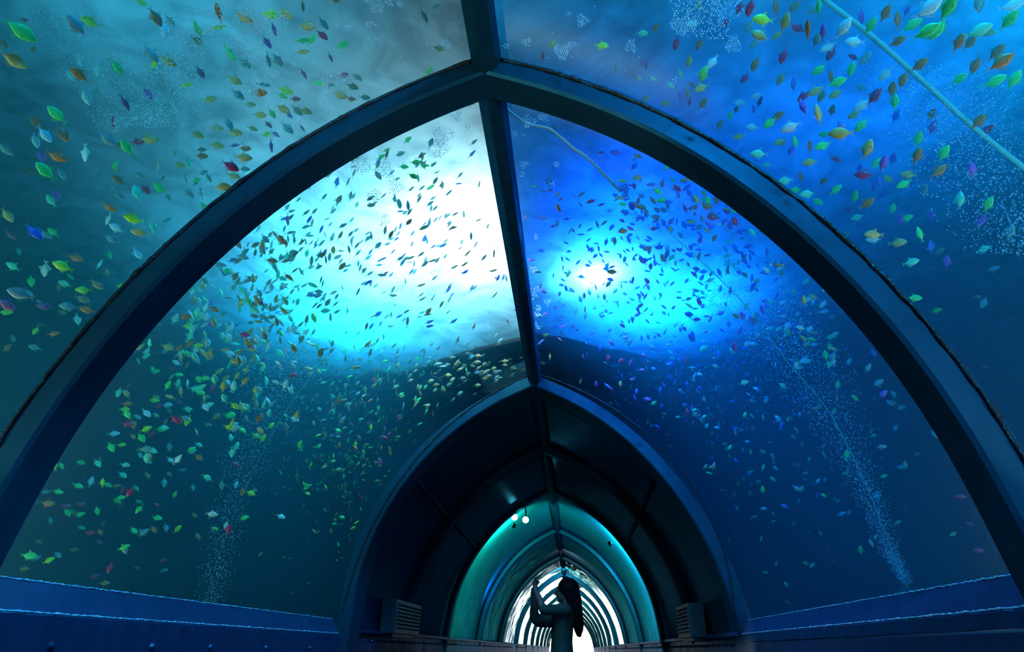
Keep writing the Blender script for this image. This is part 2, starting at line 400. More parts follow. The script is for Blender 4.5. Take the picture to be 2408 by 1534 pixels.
# ------------------------------------------------------------------ the tank
XT, Y0T, Y1T = 4.4, -2.5, 6.9
def water_volume():
    bm = bmesh.new()
    st = [(-2.5, 'A0'), (YA0, 'A0'), (YB0, 'B0'), (Y1T, 'B0')]
    rows = []
    for y, kx in st:
        P = profile(kx, OUT+.016, z0=FLOOR); n = len(P)
        Q = []
        for i, (x, z) in enumerate(P):
            s = i/(n-1)*2-1
            ang = s*PI/2*1.0
            dx, dz = math.sin(ang), math.cos(ang)
            dz = max(dz, 0)
            k = min(XT/max(abs(dx), 1e-6), (WS-FLOOR)/max(dz, 1e-6))
            Q.append((dx*k, FLOOR+dz*k))
        rows.append(([bm.verts.new((x, y, z)) for x, z in P], [bm.verts.new((x, y, z)) for x, z in Q]))
    for (A, B), (C_, D) in zip(rows, rows[1:]):
        for i in range(len(A)-1):
            bm.faces.new((A[i], A[i+1], C_[i+1], C_[i])); bm.faces.new((B[i], B[i+1], D[i+1], D[i]))
        for k in (0, -1): bm.faces.new((A[k], B[k], D[k], C_[k]))
    for A, B in (rows[0], rows[-1]):
        for i in range(len(A)-1): bm.faces.new((A[i], A[i+1], B[i+1], B[i]))
    bmesh.ops.recalc_face_normals(bm, faces=bm.faces)
    o = obj('tank_water', bm, WATER); tag(o, 'clear blue-green water filling the tank around the tunnel', 'water', kind='stuff')
water_volume()
bm = bmesh.new(); bmesh.ops.create_grid(bm, x_segments=60, y_segments=60, size=1)
for v in bm.verts:
    v.co = Vector((v.co.x*XT, (v.co.y+1)/2*(Y1T-Y0T)+Y0T, WS+.012+.008*math.sin(v.co.x*31+2*math.sin(v.co.y*17))))
tag(obj('water_surface', bm, SURF, smooth=True), 'rippled foamy water surface above the tunnel', 'water', kind='stuff')
def wallbox(name, c, s, mt, label):
    bm = bmesh.new(); box(bm, c, s); struct(name, bm, mt, label)
wallbox('wall_left', (-XT-.12, 2.2, 1.7), (.1, 9.6, 5.6), TANKW, 'tank wall')
wallbox('wall_right', (XT+.12, 2.2, 1.7), (.1, 9.6, 5.6), TANKW, 'tank wall')
wallbox('wall_rear', (0, -2.56-.1, 3.9), (9, .1, 1.8), ROOFM, 'wall above the viewer')
for sx in (-1, 1):
    wallbox('wall_near', (sx*3.15, -2.6, 1.0), (2.6, .1, 4), TANKW, 'tank wall beside the viewer')
# end wall of the tank, cut round the tunnel
bm = bmesh.new(); P = profile('B', OUT+.03, n=41); n = len(P); rows = []
for y in (Y1T+.01, Y1T+.12):
    A = [bm.verts.new((x, y, z)) for x, z in P]; B = []
    for i in range(n):
        ang = (i/(n-1)*2-1)*PI/2; dx, dz = math.sin(ang), max(math.cos(ang), 0)
        k = min((XT+.1)/max(abs(dx), 1e-6), (4.6-FLOOR)/max(dz, 1e-6)); B.append(bm.verts.new((dx*k, y, FLOOR+dz*k)))
    rows.append((A, B))
    for i in range(n-1): bm.faces.new((A[i], A[i+1], B[i+1], B[i]))
for i in range(n-1):
    for q in (0, 1): bm.faces.new((rows[0][q][i], rows[0][q][i+1], rows[1][q][i+1], rows[1][q][i]))
bmesh.ops.recalc_face_normals(bm, faces=bm.faces); struct('wall_end', bm, TANKW, 'dark end wall of the tank around the tunnel')
wallbox('ceiling', (0, 2.2, 4.65), (9.2, 9.8, .1), ROOFM, 'black roof over the tank')
wallbox('floor_tank', (0, 0, 0), (.01, .01, .01), ROOFM, 'x')
bpy.data.objects.remove(bpy.data.objects['floor_tank'])
for sx in (-1, 1):
    wallbox('floor', (sx*3.1, 2.2, FLOOR-.06), (2.9, 9.6, .1), TANKW, 'tank bottom')

# over the water: an added light baffle above the ridge, and decking over the far end
bm = bmesh.new(); box(bm, (0.0, 2.2, WS+.95), (.03, 9.2, 1.84)); struct('wall_light_baffle', bm, ROOFM, 'black light baffle added over the ridge, out of view')  # unseen board added to keep the white lamps off the blue side
bm = bmesh.new()
for sx in (-1, 1):       # two boards splayed from the ridge, then decking behind them
    a = -sx*math.radians(-30)
    box(bm, (sx*1.9, 5.42+1.10, WS+.10), (4.4, .28, .1), Matrix.Rotation(a, 4, 'Z'))
    box(bm, (sx*2.55, 6.55, WS+.06), (3.7, .7, .03))
struct('ceiling_deck', bm, ROOFM, 'dark decking over the far end of the tank')
bm = bmesh.new(); box(bm, (2.22, 6.35, WS+.17), (4.4, 1.1, .02)); struct('ceiling_deck', bm, ROOFM, 'dark decking over the blue side')
# floodlights
HOUS = mat('lamp_housing', (0.02, 0.02, 0.022), 0.5, 0.4)
for i, (x, y, h, e, c, dia, lab) in enumerate(FLOODS):
    z = WS+h
    L_ = light('flood_light_source', 'AREA', (x, y, z), e, c, dia, aim=(x, y, 0), spread=2.5 if y > 4.5 else 2.75 if y > 4.1 else None)
    root = empty('floodlight', (x, y, z+.12)); tag(root, lab, 'lamp', 'floodlights over the tank')
    bm = bmesh.new(); rr = dia/2+.02
    r = bmesh.ops.create_cone(bm, cap_ends=True, segments=28, radius1=rr, radius2=rr*.6, depth=.14)
    bmesh.ops.translate(bm, vec=(0, 0, -.01), verts=r['verts']); obj('housing', bm, HOUS, root)
    bm = bmesh.new(); tube(bm, [(0, 0, .05), (0, 0, 4.59-z-.12)], .012); obj('pole', bm, HOUS, root)
    L_.parent = root; L_.matrix_parent_inverse = Matrix.Identity(4); L_.location = (0, 0, -.12+.015); L_.rotation_euler = (0, 0, 0)
    L_.location = (0, 0, -.11)

# ------------------------------------------------------------------ things in the water
def glass_hit(px, py, extra=0.02):
    """how far along the pixel's ray the outside of the acrylic lies"""
    d = ray(px, py); lo, hi = 0.2, 12.0
    for _ in range(40):
        t = (lo+hi)/2; x, z = CAM.x+t*d.x, t*d.z
        if math.hypot(x, z) > r_in(math.atan2(max(z, 0), abs(x)))+OUT+.014+extra: hi = t
        else: lo = t
    return hi
def water_point(px, py, dist=None, gap=0.05):
    d = ray(px, py); g = glass_hit(px, py, gap)
    t = max(g, dist or 0)
    t = min(t, (WS-.06)/d.z if d.z > 0.01 else 99)
    t = max(min(t, (Y1T-.15)/d.y), g) if g*d.y < Y1T-.15 else g
    if d.x > 0: t = min(t, (XT-.15-CAM.x)/d.x)
    else: t = min(t, (-XT+.15-CAM.x)/d.x)
    return CAM+t*d, t
FISHCOL = {'o': ((0.95, 0.26, 0.05), 'orange'), 'a': ((0.90, 0.58, 0.18), 'golden'), 'y': ((0.75, 0.95, 0.05), 'yellow'), 'g': ((0.12, 0.90, 0.22), 'green'),
           'r': ((0.95, 0.04, 0.14), 'red'), 'p': ((0.60, 0.14, 0.65), 'violet'), 'w': ((0.80, 0.95, 0.90), 'pale silvery'), 't': ((0.34, 0.50, 0.46), 'grey'),
           'b': ((0.10, 0.22, 0.85), 'blue'), 'm': ((0.50, 0.10, 0.22), 'maroon'), 'k': ((0.50, 0.32, 0.16), 'brown'), 'c': ((0.25, 0.95, 0.60), 'mint green')}
def fish_mat(name, col, clear, rough=0.35):
    mt = bpy.data.materials.new(name); mt.use_nodes = True; nt = mt.node_tree; nt.nodes.clear(); L = nt.links.new
    out = nt.nodes.new('ShaderNodeOutputMaterial')
    tc = nt.nodes.new('ShaderNodeTexCoord'); nz = nt.nodes.new('ShaderNodeTexNoise'); nz.inputs['Scale'].default_value = 9
    L(tc.outputs['Object'], nz.inputs['Vector'])
    mc = nt.nodes.new('ShaderNodeMixRGB'); mc.inputs[1].default_value = (*col, 1); mc.inputs[2].default_value = (*[min(1, c*.55+.03) for c in col], 1)
    L(nz.outputs['Fac'], mc.inputs[0])
    b = nt.nodes.new('ShaderNodeBsdfPrincipled'); b.inputs['Roughness'].default_value = rough; L(mc.outputs[0], b.inputs['Base Color'])
    tl = nt.nodes.new('ShaderNodeBsdfTranslucent'); L(mc.outputs[0], tl.inputs[0])
    m1 = nt.nodes.new('ShaderNodeMixShader'); m1.inputs[0].default_value = 0.35; L(b.outputs[0], m1.inputs[1]); L(tl.outputs[0], m1.inputs[2])
    tr = nt.nodes.new('ShaderNodeBsdfTransparent'); m2 = nt.nodes.new('ShaderNodeMixShader'); m2.inputs[0].default_value = clear
    L(m1.outputs[0], m2.inputs[1]); L(tr.outputs[0], m2.inputs[2]); L(m2.outputs[0], out.inputs['Surface'])
    return mt
FM = {k: (fish_mat(v[1]+'_fish_skin', v[0], 0.0), fish_mat(v[1]+'_fish_fin', v[0], 0.72)) for k, v in FISHCOL.items()}
EYE = mat('fish_eye', (0.01, 0.01, 0.01), 0.1); EYER = mat('fish_eye_ring', (0.8, 0.85, 0.8), 0.3)
BODY = [(0.50, .012, -.02), (0.47, .045, -.018), (0.42, .085, -.01), (0.34, .135, 0), (0.22, .185, .004), (0.10, .205, 0), (-0.02, .185, 0), (-0.13, .135, .004), (-0.22, .075, .008), (-0.28, .045, .01), (-0.32, .042, .01)]
def bm_body(bm, deep=1.0, n=12, mi=0, M=None, st=BODY):
    rows = []
    for x, h, zc in st:
        wd = min(h*.42, .075)*(1 if x < .3 else 1.05)
        row = []
        for k in range(n):
            a = 2*PI*k/n
            v = Vector((x, wd*math.sin(a), zc+h*deep*math.cos(a)))
            row.append(bm.verts.new(M @ v if M else v))
        rows.append(row)
    for A, B in zip(rows, rows[1:]):
        for k in range(n): bm.faces.new((A[k], B[k], B[(k+1) % n], A[(k+1) % n])).material_index = mi
    bm.faces.new(rows[0]).material_index = mi; bm.faces.new(rows[-1][::-1]).material_index = mi
def bm_fin(bm, pts, th=.008, mi=0, M=None, lean=0.0):
    top = []; bot = []
    for x, z in pts:
        for L_, s in ((top, 1), (bot, -1)):
            v = Vector((x, s*th/2+lean*(abs(z)), z)); L_.append(bm.verts.new(M @ v if M else v))
    bm.faces.new(top).material_index = mi; bm.faces.new(bot[::-1]).material_index = mi
    n = len(pts)
    for i in range(n): bm.faces.new((top[i], bot[i], bot[(i+1) % n], top[(i+1) % n])).material_index = mi
TAIL = [(-.30, .035), (-.38, .09), (-.50, .17), (-.445, .06), (-.415, 0.01), (-.45, -.05), (-.50, -.15), (-.38, -.075), (-.30, -.03)]
DORS = [(.10, .19), (.02, .30), (-.07, .31), (-.09, .22), (-.10, .15)]
ANAL = [(.06, -.19), (-.02, -.31), (-.10, -.27), (-.24, -.11), (-.27, -.04), (-.14, -.10)]
PECT = [(.22, -.08), (.13, -.19), (.07, -.17), (.14, -.09)]
def scl(P, d): return [(x, z*d) for x, z in P]
MESH = {}
def part_mesh(kind, col, deep):
    key = (kind, col, deep)
    if key in MESH: return MESH[key]
    bm = bmesh.new()
    if kind == 'body': bm_body(bm, deep, 14)
    if kind == 'tail_fin': bm_fin(bm, TAIL)
    if kind == 'dorsal_fin': bm_fin(bm, scl(DORS, deep))
    if kind == 'anal_fin': bm_fin(bm, scl(ANAL, deep))
    if kind == 'pectoral_fin':
        for s in (-1, 1): bm_fin(bm, scl(PECT, deep), .006, 0, Matrix.Translation((0, s*.07, 0)), 0.0)
    if kind == 'eye':
        for s in (-1, 1):
            for rad, dy, mi in ((.030, .0, 1), (.018, .018, 0)):
                r = bmesh.ops.create_uvsphere(bm, u_segments=10, v_segments=6, radius=rad)
                bmesh.ops.transform(bm, matrix=Matrix.Translation((.395, s*(.032+dy), .03)) @ Matrix.Diagonal((1, .6, 1, 1)), verts=r['verts'])
                for v in r['verts']:
                    for f in v.link_faces: f.material_index = mi
    bmesh.ops.recalc_face_normals(bm, faces=bm.faces)
    me = bpy.data.meshes.new(kind); bm.to_mesh(me); bm.free()
    if kind == 'eye': me.materials.append(EYE); me.materials.append(EYER)
    else: me.materials.append(FM[col][0 if kind == 'body' else 1])
    for p in me.polygons: p.use_smooth = kind in ('body', 'eye')
    MESH[key] = me; return me
def fish_frame(px, py, ang, view, rnd):
    a = math.radians(ang); d = ray(px, py).normalized()
    R = (CR-d*CR.dot(d)).normalized(); U = R.cross(d); U = U if U.dot(CU) > 0 else -U
    hx = math.cos(a)*R+math.sin(a)*U
    hx = (hx+d*rnd.uniform(-.25, .25)).normalized()
    perp = d.cross(hx).normalized()
    if perp.dot(CU) < 0: perp = -perp
    v = math.radians(view)
    hz = (math.cos(v)*perp+math.sin(v)*d); hz = (hz-hx*hz.dot(hx)).normalized()
    hy = hz.cross(hx)
    return Matrix((hx, hy, hz)).transposed()
FISH = "46 70 71.7 -42 g 10;31 140 58.7 -38 a 10;7 101 26.1 -60 o 20;78 118 19.6 60 o 20;56 47 19.6 0 r 20;214 52 40.7 150 y 10;181 62 55.4 120 t 10;332 6 26.1 -20 y 10;365 39 45.6 -65 k 15;399 47 29.3 -55 t 30;386 65 42.4 -85 w 30;293 46 19.6 -120 w 40;466 70 45.6 105 g 45;514 31 48.9 93 o 55;513 64 35.9 8 y 50;572 39 45.6 -30 a 20;634 34 40.7 -2 y 5;670 31 39.1 -35 a 15;463 95 32.6 -40 k 10;644 67 32.6 -80 p 50;627 98 32.6 -60 p 30;538 121 48.9 -65 g 50;575 148 32.6 -48 t 10;631 140 35.9 -85 t 50;652 140 35.9 -55 t 20;551 187 39.1 -30 a 15;471 169 32.6 -65 m 25;354 125 45.6 -60 t 15;394 142 42.4 -35 a 10;363 150 39.1 55 y 55;274 156 42.4 -60 g 30;228 163 32.6 -110 w 40;165 176 32.6 -60 w 20;187 176 45.6 130 o 10;184 140 32.6 -80 w 60;202 225 42.4 -80 w 20;227 215 26.1 -110 t 30;293 240 39.1 -70 m 30;347 219 32.6 -60 p 20;390 248 32.6 -35 t 10;438 199 35.9 15 y 45;492 234 35.9 15 a 30;610 218 35.9 2 o 10;619 199 32.6 -10 t 40;671 212 35.9 -20 y 20;663 225 26.1 -25 g 15;694 233 26.1 0 r 30;559 222 35.9 -40 t 15;587 246 29.3 0 a 30;610 270 32.6 -5 a 10;639 266 29.3 -60 g 30;665 256 35.9 -25 a 10;680 271 19.6 -40 b 30;135 271 48.9 125 g 10;86 290 35.9 125 o 20;104 315 42.4 -60 w 20;148 313 42.4 -75 o 15;83 329 35.9 -85 w 30;267 293 35.9 85 r 60;251 326 45.6 -45 t 10;277 341 22.8 0 o 10;300 349 45.6 115 g 20;350 328 42.4 0 a 10;323 334 32.6 10 r 30;200 359 42.4 -100 w 40;96 365 32.6 -80 p 15;132 367 45.6 -25 o 10;11 349 39.1 -50 t 10;67 401 26.1 -15 o 20;108 404 52.2 125 g 15;143 407 35.9 -65 t 40;269 388 29.3 50 g 55;271 399 22.8 60 y 50;372 391 35.9 75 t 60;412 360 19.6 60 g 55;420 388 29.3 -10 a 10;445 380 26.1 -85 c 30;463 316 32.6 -25 a 10;508 301 32.6 -5 a 20;510 342 32.6 -10 a 15;473 352 22.8 0 k 10;473 367 29.3 0 o 10;538 290 35.9 -75 t 30;552 312 35.9 -10 a 10;593 302 26.1 -20 a 30;627 316 26.1 5 y 20;647 315 22.8 -35 p 30;631 292 22.8 -50 m 30;675 300 35.9 -45 t 15;551 342 26.1 10 p 40;575 349 29.3 0 o 15;638 342 32.6 -88 p 50;572 370 39.1 -5 a 10;541 390 42.4 -30 r 10;574 398 26.1 0 t 20;548 413 32.6 -15 a 15;522 440 39.1 5 a 10;478 406 22.8 20 t 20;461 424 22.8 15 g 20;438 420 22.8 90 t 50;491 417 26.1 -70 t 40;326 412 29.3 -35 t 10;280 425 35.9 140 k 10;259 440 26.1 -60 t 20;323 456 42.4 100 c 25;342 445 29.3 -50 r 15;376 443 35.9 130 g 10;396 463 22.8 -60 t 30;442 453 32.6 -40 t 10;473 456 29.3 95 w 30;130 456 32.6 -75 p 20;121 473 32.6 115 c 15;256 486 35.9 -35 o 10;482 487 26.1 120 g 20;1739 16 32.6 -105 r 15;1764 16 42.4 -100 r 25;1825 20 39.1 110 o 40;1866 18 35.9 50 k 20;1909 24 35.9 50 t 20;1925 20 42.4 100 g 50;1795 46 48.9 170 y 20;1845 54 45.6 80 a 25;1708 52 26.1 -120 r 10;1759 65 35.9 60 t 30;1788 84 45.6 155 a 20;1829 81 29.3 -140 a 10;1775 101 32.6 -120 t 20;1878 67 35.9 155 r 15;1899 72 48.9 100 o 50;1935 78 42.4 98 p 40;1920 95 39.1 80 t 30;1982 68 52.2 65 w 20;1949 109 39.1 -150 w 15;1955 125 35.9 -115 r 10;2011 98 42.4 175 w 10;2026 36 39.1 -75 p 45;2046 62 42.4 70 g 20;2081 33 42.4 75 o 15;2111 49 42.4 105 o 40;2132 28 29.3 75 p 20;2143 59 45.6 35 g 15;2182 21 65.2 45 w 10;2228 20 61.9 75 g 15;2176 75 58.7 35 g 15;2208 65 55.4 -115 g 15;2109 98 39.1 35 o 10;2161 153 42.4 45 o 15;2125 184 39.1 -100 o 15;2098 212 39.1 95 o 20;2083 173 39.1 -130 w 15;2055 228 45.6 60 m 15;2029 246 42.4 -145 w 10;2031 140 39.1 55 t 20;2008 135 29.3 155 r 20;2001 166 39.1 88 g 30;1927 163 35.9 -140 g 15;1967 194 42.4 25 g 10;1954 183 35.9 105 o 50;1866 200 35.9 100 b 50;1837 183 35.9 -110 k 30;1842 130 39.1 -100 r 30;1752 183 29.3 -125 r 15;1777 148 39.1 -110 k 20;1920 213 39.1 -150 a 10;1933 223 35.9 -105 k 30;1967 220 35.9 -150 a 10;1891 225 35.9 -135 r 20;1889 254 45.6 115 p 45;1925 271 52.2 110 a 50;1956 261 29.3 85 o 20;2026 207 29.3 145 t 25;2104 241 39.1 100 g 25;2106 274 35.9 80 b 35;2010 269 32.6 -150 a 10;2026 293 39.1 -125 g 15;1979 313 55.4 180 a 5;1977 303 39.1 110 b 50;1940 316 29.3 180 g 10;1860 298 45.6 -155 w 5;1811 288 35.9 -140 g 10;1827 274 35.9 35 o 20;1780 225 29.3 -160 w 10;1786 241 29.3 75 m 40;1737 241 29.3 0 w 20;1731 259 22.8 75 o 30;1716 274 26.1 80 g 30;1770 299 31 175 w 10;1739 321 29.3 -170 a 10;1773 259 26.1 105 p 50;1837 334 32.6 -170 a 10;1785 362 39.1 175 c 10;1804 388 26.1 180 c 10;1871 336 35.9 110 g 50;1860 352 26.1 -105 p 20;1904 346 32.6 100 o 40;1936 342 39.1 -160 g 10;1905 381 35.9 -175 a 10;1967 375 29.3 155 r 20;2039 352 48.9 80 a 15;2059 385 32.6 60 g 20;2076 385 42.4 80 p 20;2099 375 29.3 85 p 20;2021 396 22.8 90 p 20;2032 411 42.4 175 r 10;2086 419 29.3 -30 a 20;2137 411 35.9 170 a 15;2127 432 35.9 -150 g 10;2158 329 39.1 85 g 20;2156 368 42.4 80 o 20;2218 362 42.4 70 g 15;2207 403 42.4 50 o 10;2192 301 35.9 80 p 20;2189 271 32.6 70 o 15;2287 401 42.4 105 p 20;2300 287 42.4 60 o 10;2321 306 35.9 45 r 15;2254 101 45.6 75 o 15;2280 101 39.1 65 o 15;2295 150 42.4 -100 o 15;2342 124 45.6 60 k 15;2352 147 58.7 45 o 10;2254 186 39.1 40 g 15;2337 192 48.9 35 g 15;2384 189 48.9 75 g 15;2300 72 55.4 30 c 15;2318 75 39.1 -5 a 15;2371 49 52.2 65 g 15;2303 13 45.6 110 t 20;2378 13 52.2 20 w 20;2173 450 35.9 90 t 30;2010 464 32.6 85 g 30;2037 479 39.1 40 o 10;1964 447 32.6 45 g 20;1935 427 26.1 40 o 20;1847 425 35.9 -170 c 8;1884 417 29.3 110 o 45;1871 447 29.3 -175 g 10;1899 456 35.9 -175 c 8;1922 473 29.3 -30 g 10;2054 443 26.1 100 p 45;2070 430 32.6 110 b 35;2073 460 26.1 60 p 30;2257 473 42.4 95 c 25;2323 482 39.1 75 g 15;721 62 41 3 a 15;760 54 34.5 -55 t 35;711 95 34.5 5 g 40;732 95 41 45 g 55;757 82 32.4 -40 r 20;710 122 38.9 5 a 50;805 107 32.4 30 g 25;777 134 23.8 -70 m 50;807 177 25.9 15 r 30;839 181 28.1 -35 t 30;748 195 36.7 -2 g 50;775 200 25.9 0 t 40;828 203 30.2 -20 k 15;799 222 36.7 -20 a 10;825 233 23.8 -5 o 20;857 229 28.1 -5 t 30;714 173 28.1 -65 m 50;717 261 32.4 -15 a 20;698 259 32.4 -45 t 20;792 287 21.6 5 a 15;720 324 23.8 0 a 10;997 36 34.5 -65 k 40;1022 18 28.1 30 t 50;1031 113 30.2 -5 a 20;1007 168 32.4 45 y 60;710 300 21.6 -60 p 50;712 13 28.1 -90 k 50;788 1 21.6 -10 o 30;1300 102 24.9 -120 y 30;1276 133 27.4 90 r 60;1322 176 27.4 135 r 45;1414 107 34.9 -3 y 25;1509 78 29.9 0 c 10;1541 66 24.9 60 o 25;1449 154 27.4 -90 t 40;1590 101 32.4 -100 r 30;1645 102 29.9 -110 o 15;1630 57 32.4 180 w 10;1643 15 27.4 90 a 40;1621 142 32.4 -100 a 35;1676 145 37.4 -125 w 25;1652 177 42.4 75 g 20;1651 206 34.9 -155 a 8;1652 245 32.4 60 o 15;1567 243 27.4 180 a 10;1600 172 27.4 -65 g 50;1503 182 22.4 -55 g 60;1534 184 24.9 -25 c 45;1576 199 27.4 -40 c 35;1617 217 27.4 -80 a 40;1599 222 24.9 -80 p 55;1621 242 22.4 80 r 40;1519 151 24.9 -80 r 60;1509 145 22.4 -60 p 60;1516 233 24.9 25 a 30;1691 295 27.4 65 k 15;1627 199 24.9 -35 o 40;17 505 39.1 -60 a 15;23 550 33.9 -50 m 15;80 545 46.9 -50 b 30;108 550 31.3 -45 t 20;44 589 23.5 -80 w 20;278 460 31.3 -30 t 20;255 514 31.3 -115 w 50;274 537 33.9 140 w 10;261 561 36.5 -30 t 15;315 515 41.7 160 y 8;330 546 39.1 170 a 8;361 537 33.9 100 c 25;322 595 33.9 -60 w 30;391 518 23.5 20 t 40;177 606 33.9 -20 o 15;257 599 23.5 -80 g 20;31 627 31.3 140 c 10;106 632 39.1 -100 t 30;73 660 28.7 -85 g 15;149 627 44.3 150 y 10;153 668 28.7 150 c 10;233 623 28.7 60 w 60;250 642 23.5 95 o 25;288 625 23.5 70 o 40;227 668 33.9 -45 k 10;197 682 33.9 175 y 15;193 703 33.9 -25 k 15;50 692 54.7 155 t 10;13 715 44.3 -40 m 10;12 734 28.7 0 y 10;107 721 33.9 170 m 20;143 733 26.1 -35 o 20;162 721 39.1 170 t 10;206 729 33.9 160 o 15;182 750 28.7 -80 w 20;125 785 26.1 10 o 20;29 794 23.5 -70 k 20;90 798 15.6 -20 p 20;53 816 15.6 80 o 20;83 818 28.7 160 t 20;284 673 23.5 0 y 10;2017 511 29.3 -160 c 10;2117 517 32.6 95 p 25;2131 514 29.3 30 g 10;2022 529 19.6 -100 p 20;2190 508 29.3 95 p 25;2056 552 42.4 175 a 8;2110 571 39.1 10 a 10;2055 563 32.6 180 w 10;2164 552 39.1 110 g 45;2190 581 32.6 100 b 35;2226 617 32.6 90 p 20;2141 617 35.8 20 c 10;2309 517 35.8 -120 p 15;2374 548 42.4 80 t 25;2311 587 29.3 30 c 10;2314 711 29.3 -110 t 20;2149 701 32.6 0 g 10;2201 731 26.1 20 y 10;1911 783 22.8 -10 a 10;1952 793 22.8 15 g 10;2314 864 19.6 0 r 20;1994 494 22.8 50 r 20;2100 488 29.3 -100 g 20;1990 553 19.6 60 a 20;405 868 19.9 0 r 20;465 813 24.5 0 y 10;393 816 30.6 -20 a 10;436 830 23 -15 g 10;562 830 24.5 35 o 40;483 934 21.4 0 o 15;361 942 24.5 -5 y 10;292 963 23 0 y 10;298 950 24.5 0 o 15;378 1010 26 0 g 10;261 1051 27.6 -60 g 10;298 998 26 -10 r 15;332 1029 27.6 -50 g 10;344 971 27.6 -45 w 25;287 1114 21.4 -15 m 15;211 1132 18.4 10 o 15;246 1140 19.9 0 r 15;272 1143 21.4 10 o 15;229 1089 24.5 -50 c 10;342 1056 27.6 0 t 10;488 803 24.5 -75 w 25;465 740 24.5 -160 a 15;494 712 21.4 -20 p 15;502 755 30.6 -80 a 30;442 767 27.6 0 y 10;2262 1168 28 180 r 10;2278 1232 26 -30 r 10;2298 1295 26 0 r 10;112 1184 30 -10 o 15;210 1253 24 0 r 15;172 1293 22 0 o 20;220 1356 26 20 r 20;245 1372 24 0 o 20;320 1336 20 -20 r 15;68 1307 34 -5 g 10;325 1180 20 -20 g 10;55 1338 24 0 o 15"

# every fish the photograph shows largest is an object of its own
ROWS = []
for r in FISH.split(';'):
    x, y, l, a, c, v = r.split(); ROWS.append((float(x), float(y), float(l), float(a), c, float(v)))
ROWS.sort(key=lambda r: -r[2])
BIG, REST = ROWS[:300], ROWS[300:]
LPX = 0.066
def place(px, py, L, rnd):
    want = FPX*LPX/L*rnd.uniform(.95, 1.08)
    return water_point(px, py, want, 0.045)
NEARTHR = []
info = []
for i, (px, py, L, a, c, v) in enumerate(BIG):
    rnd = random.Random(i*7+1)
    p, t = place(px, py, L, rnd)
    R3 = fish_frame(px, py, a, v, rnd)
    length = L*t/FPX*1.04
    deep = 0.9 if v > 35 or c in 'rpm' and rnd.random() < .4 else 1.14
    root = empty('fish', p); root.matrix_world = Matrix.Translation(p) @ R3.to_4x4() @ Matrix.Scale(length, 4)
    kinds = ['body', 'tail_fin', 'dorsal_fin', 'anal_fin', 'eye']
    if L > 34: kinds.append('pectoral_fin')
    for kd in kinds:
        o = bpy.data.objects.new(kd, part_mesh(kd, c, deep)); COL.objects.link(o); o.parent = root
    # words
    onleft = px < 1150+(py-240)*.157
    near = p.y < 0 or glass_hit(px, py)*ray(px, py).y < YA0
    zone = 'near' if near else 'far'
    east = math.cos(math.radians(a)); north = math.sin(math.radians(a))
    toward = east if onleft else -east
    if v > 35: pose = 'edge-on, '
    else: pose = ''
    if north > .75: hd = 'nose up'
    elif north < -.75: hd = 'nose down'
    else:
        hd = ('climbing ' if north > .3 else 'diving ' if north < -.3 else '')+('toward ridge' if toward > 0 else 'away from ridge')
    sz = 'large ' if L > 46 else 'small ' if L < 30 else ''
    base = f"{sz}{FISHCOL[c][1]} fish, {pose}{hd}, {'left' if onleft else 'right'} {zone} pane"
    xr = 1150+(py-240)*.157
    info.append((root, base, abs(px-xr), py))
from collections import defaultdict
GRP = defaultdict(list)
for it in info: GRP[it[1]].append(it)
ORD = ['', 'second ', 'third ', 'fourth ', 'fifth ', 'sixth ', 'seventh ', 'eighth ', 'ninth ', 'tenth ', 'eleventh ', 'twelfth ']
for base, its in GRP.items():
    its.sort(key=lambda q: q[3]); n = len(its)
    for k, (root, b, dx, py) in enumerate(its):
        if n == 1: lab = b
        elif k == n-1: lab = b+', lowest such'
        else: lab = b+f', {ORD[k]}highest such' if k < 12 else b+f', {k+1}th highest such'
        tag(root, lab, 'fish', 'bright small fish swimming round the tunnel')
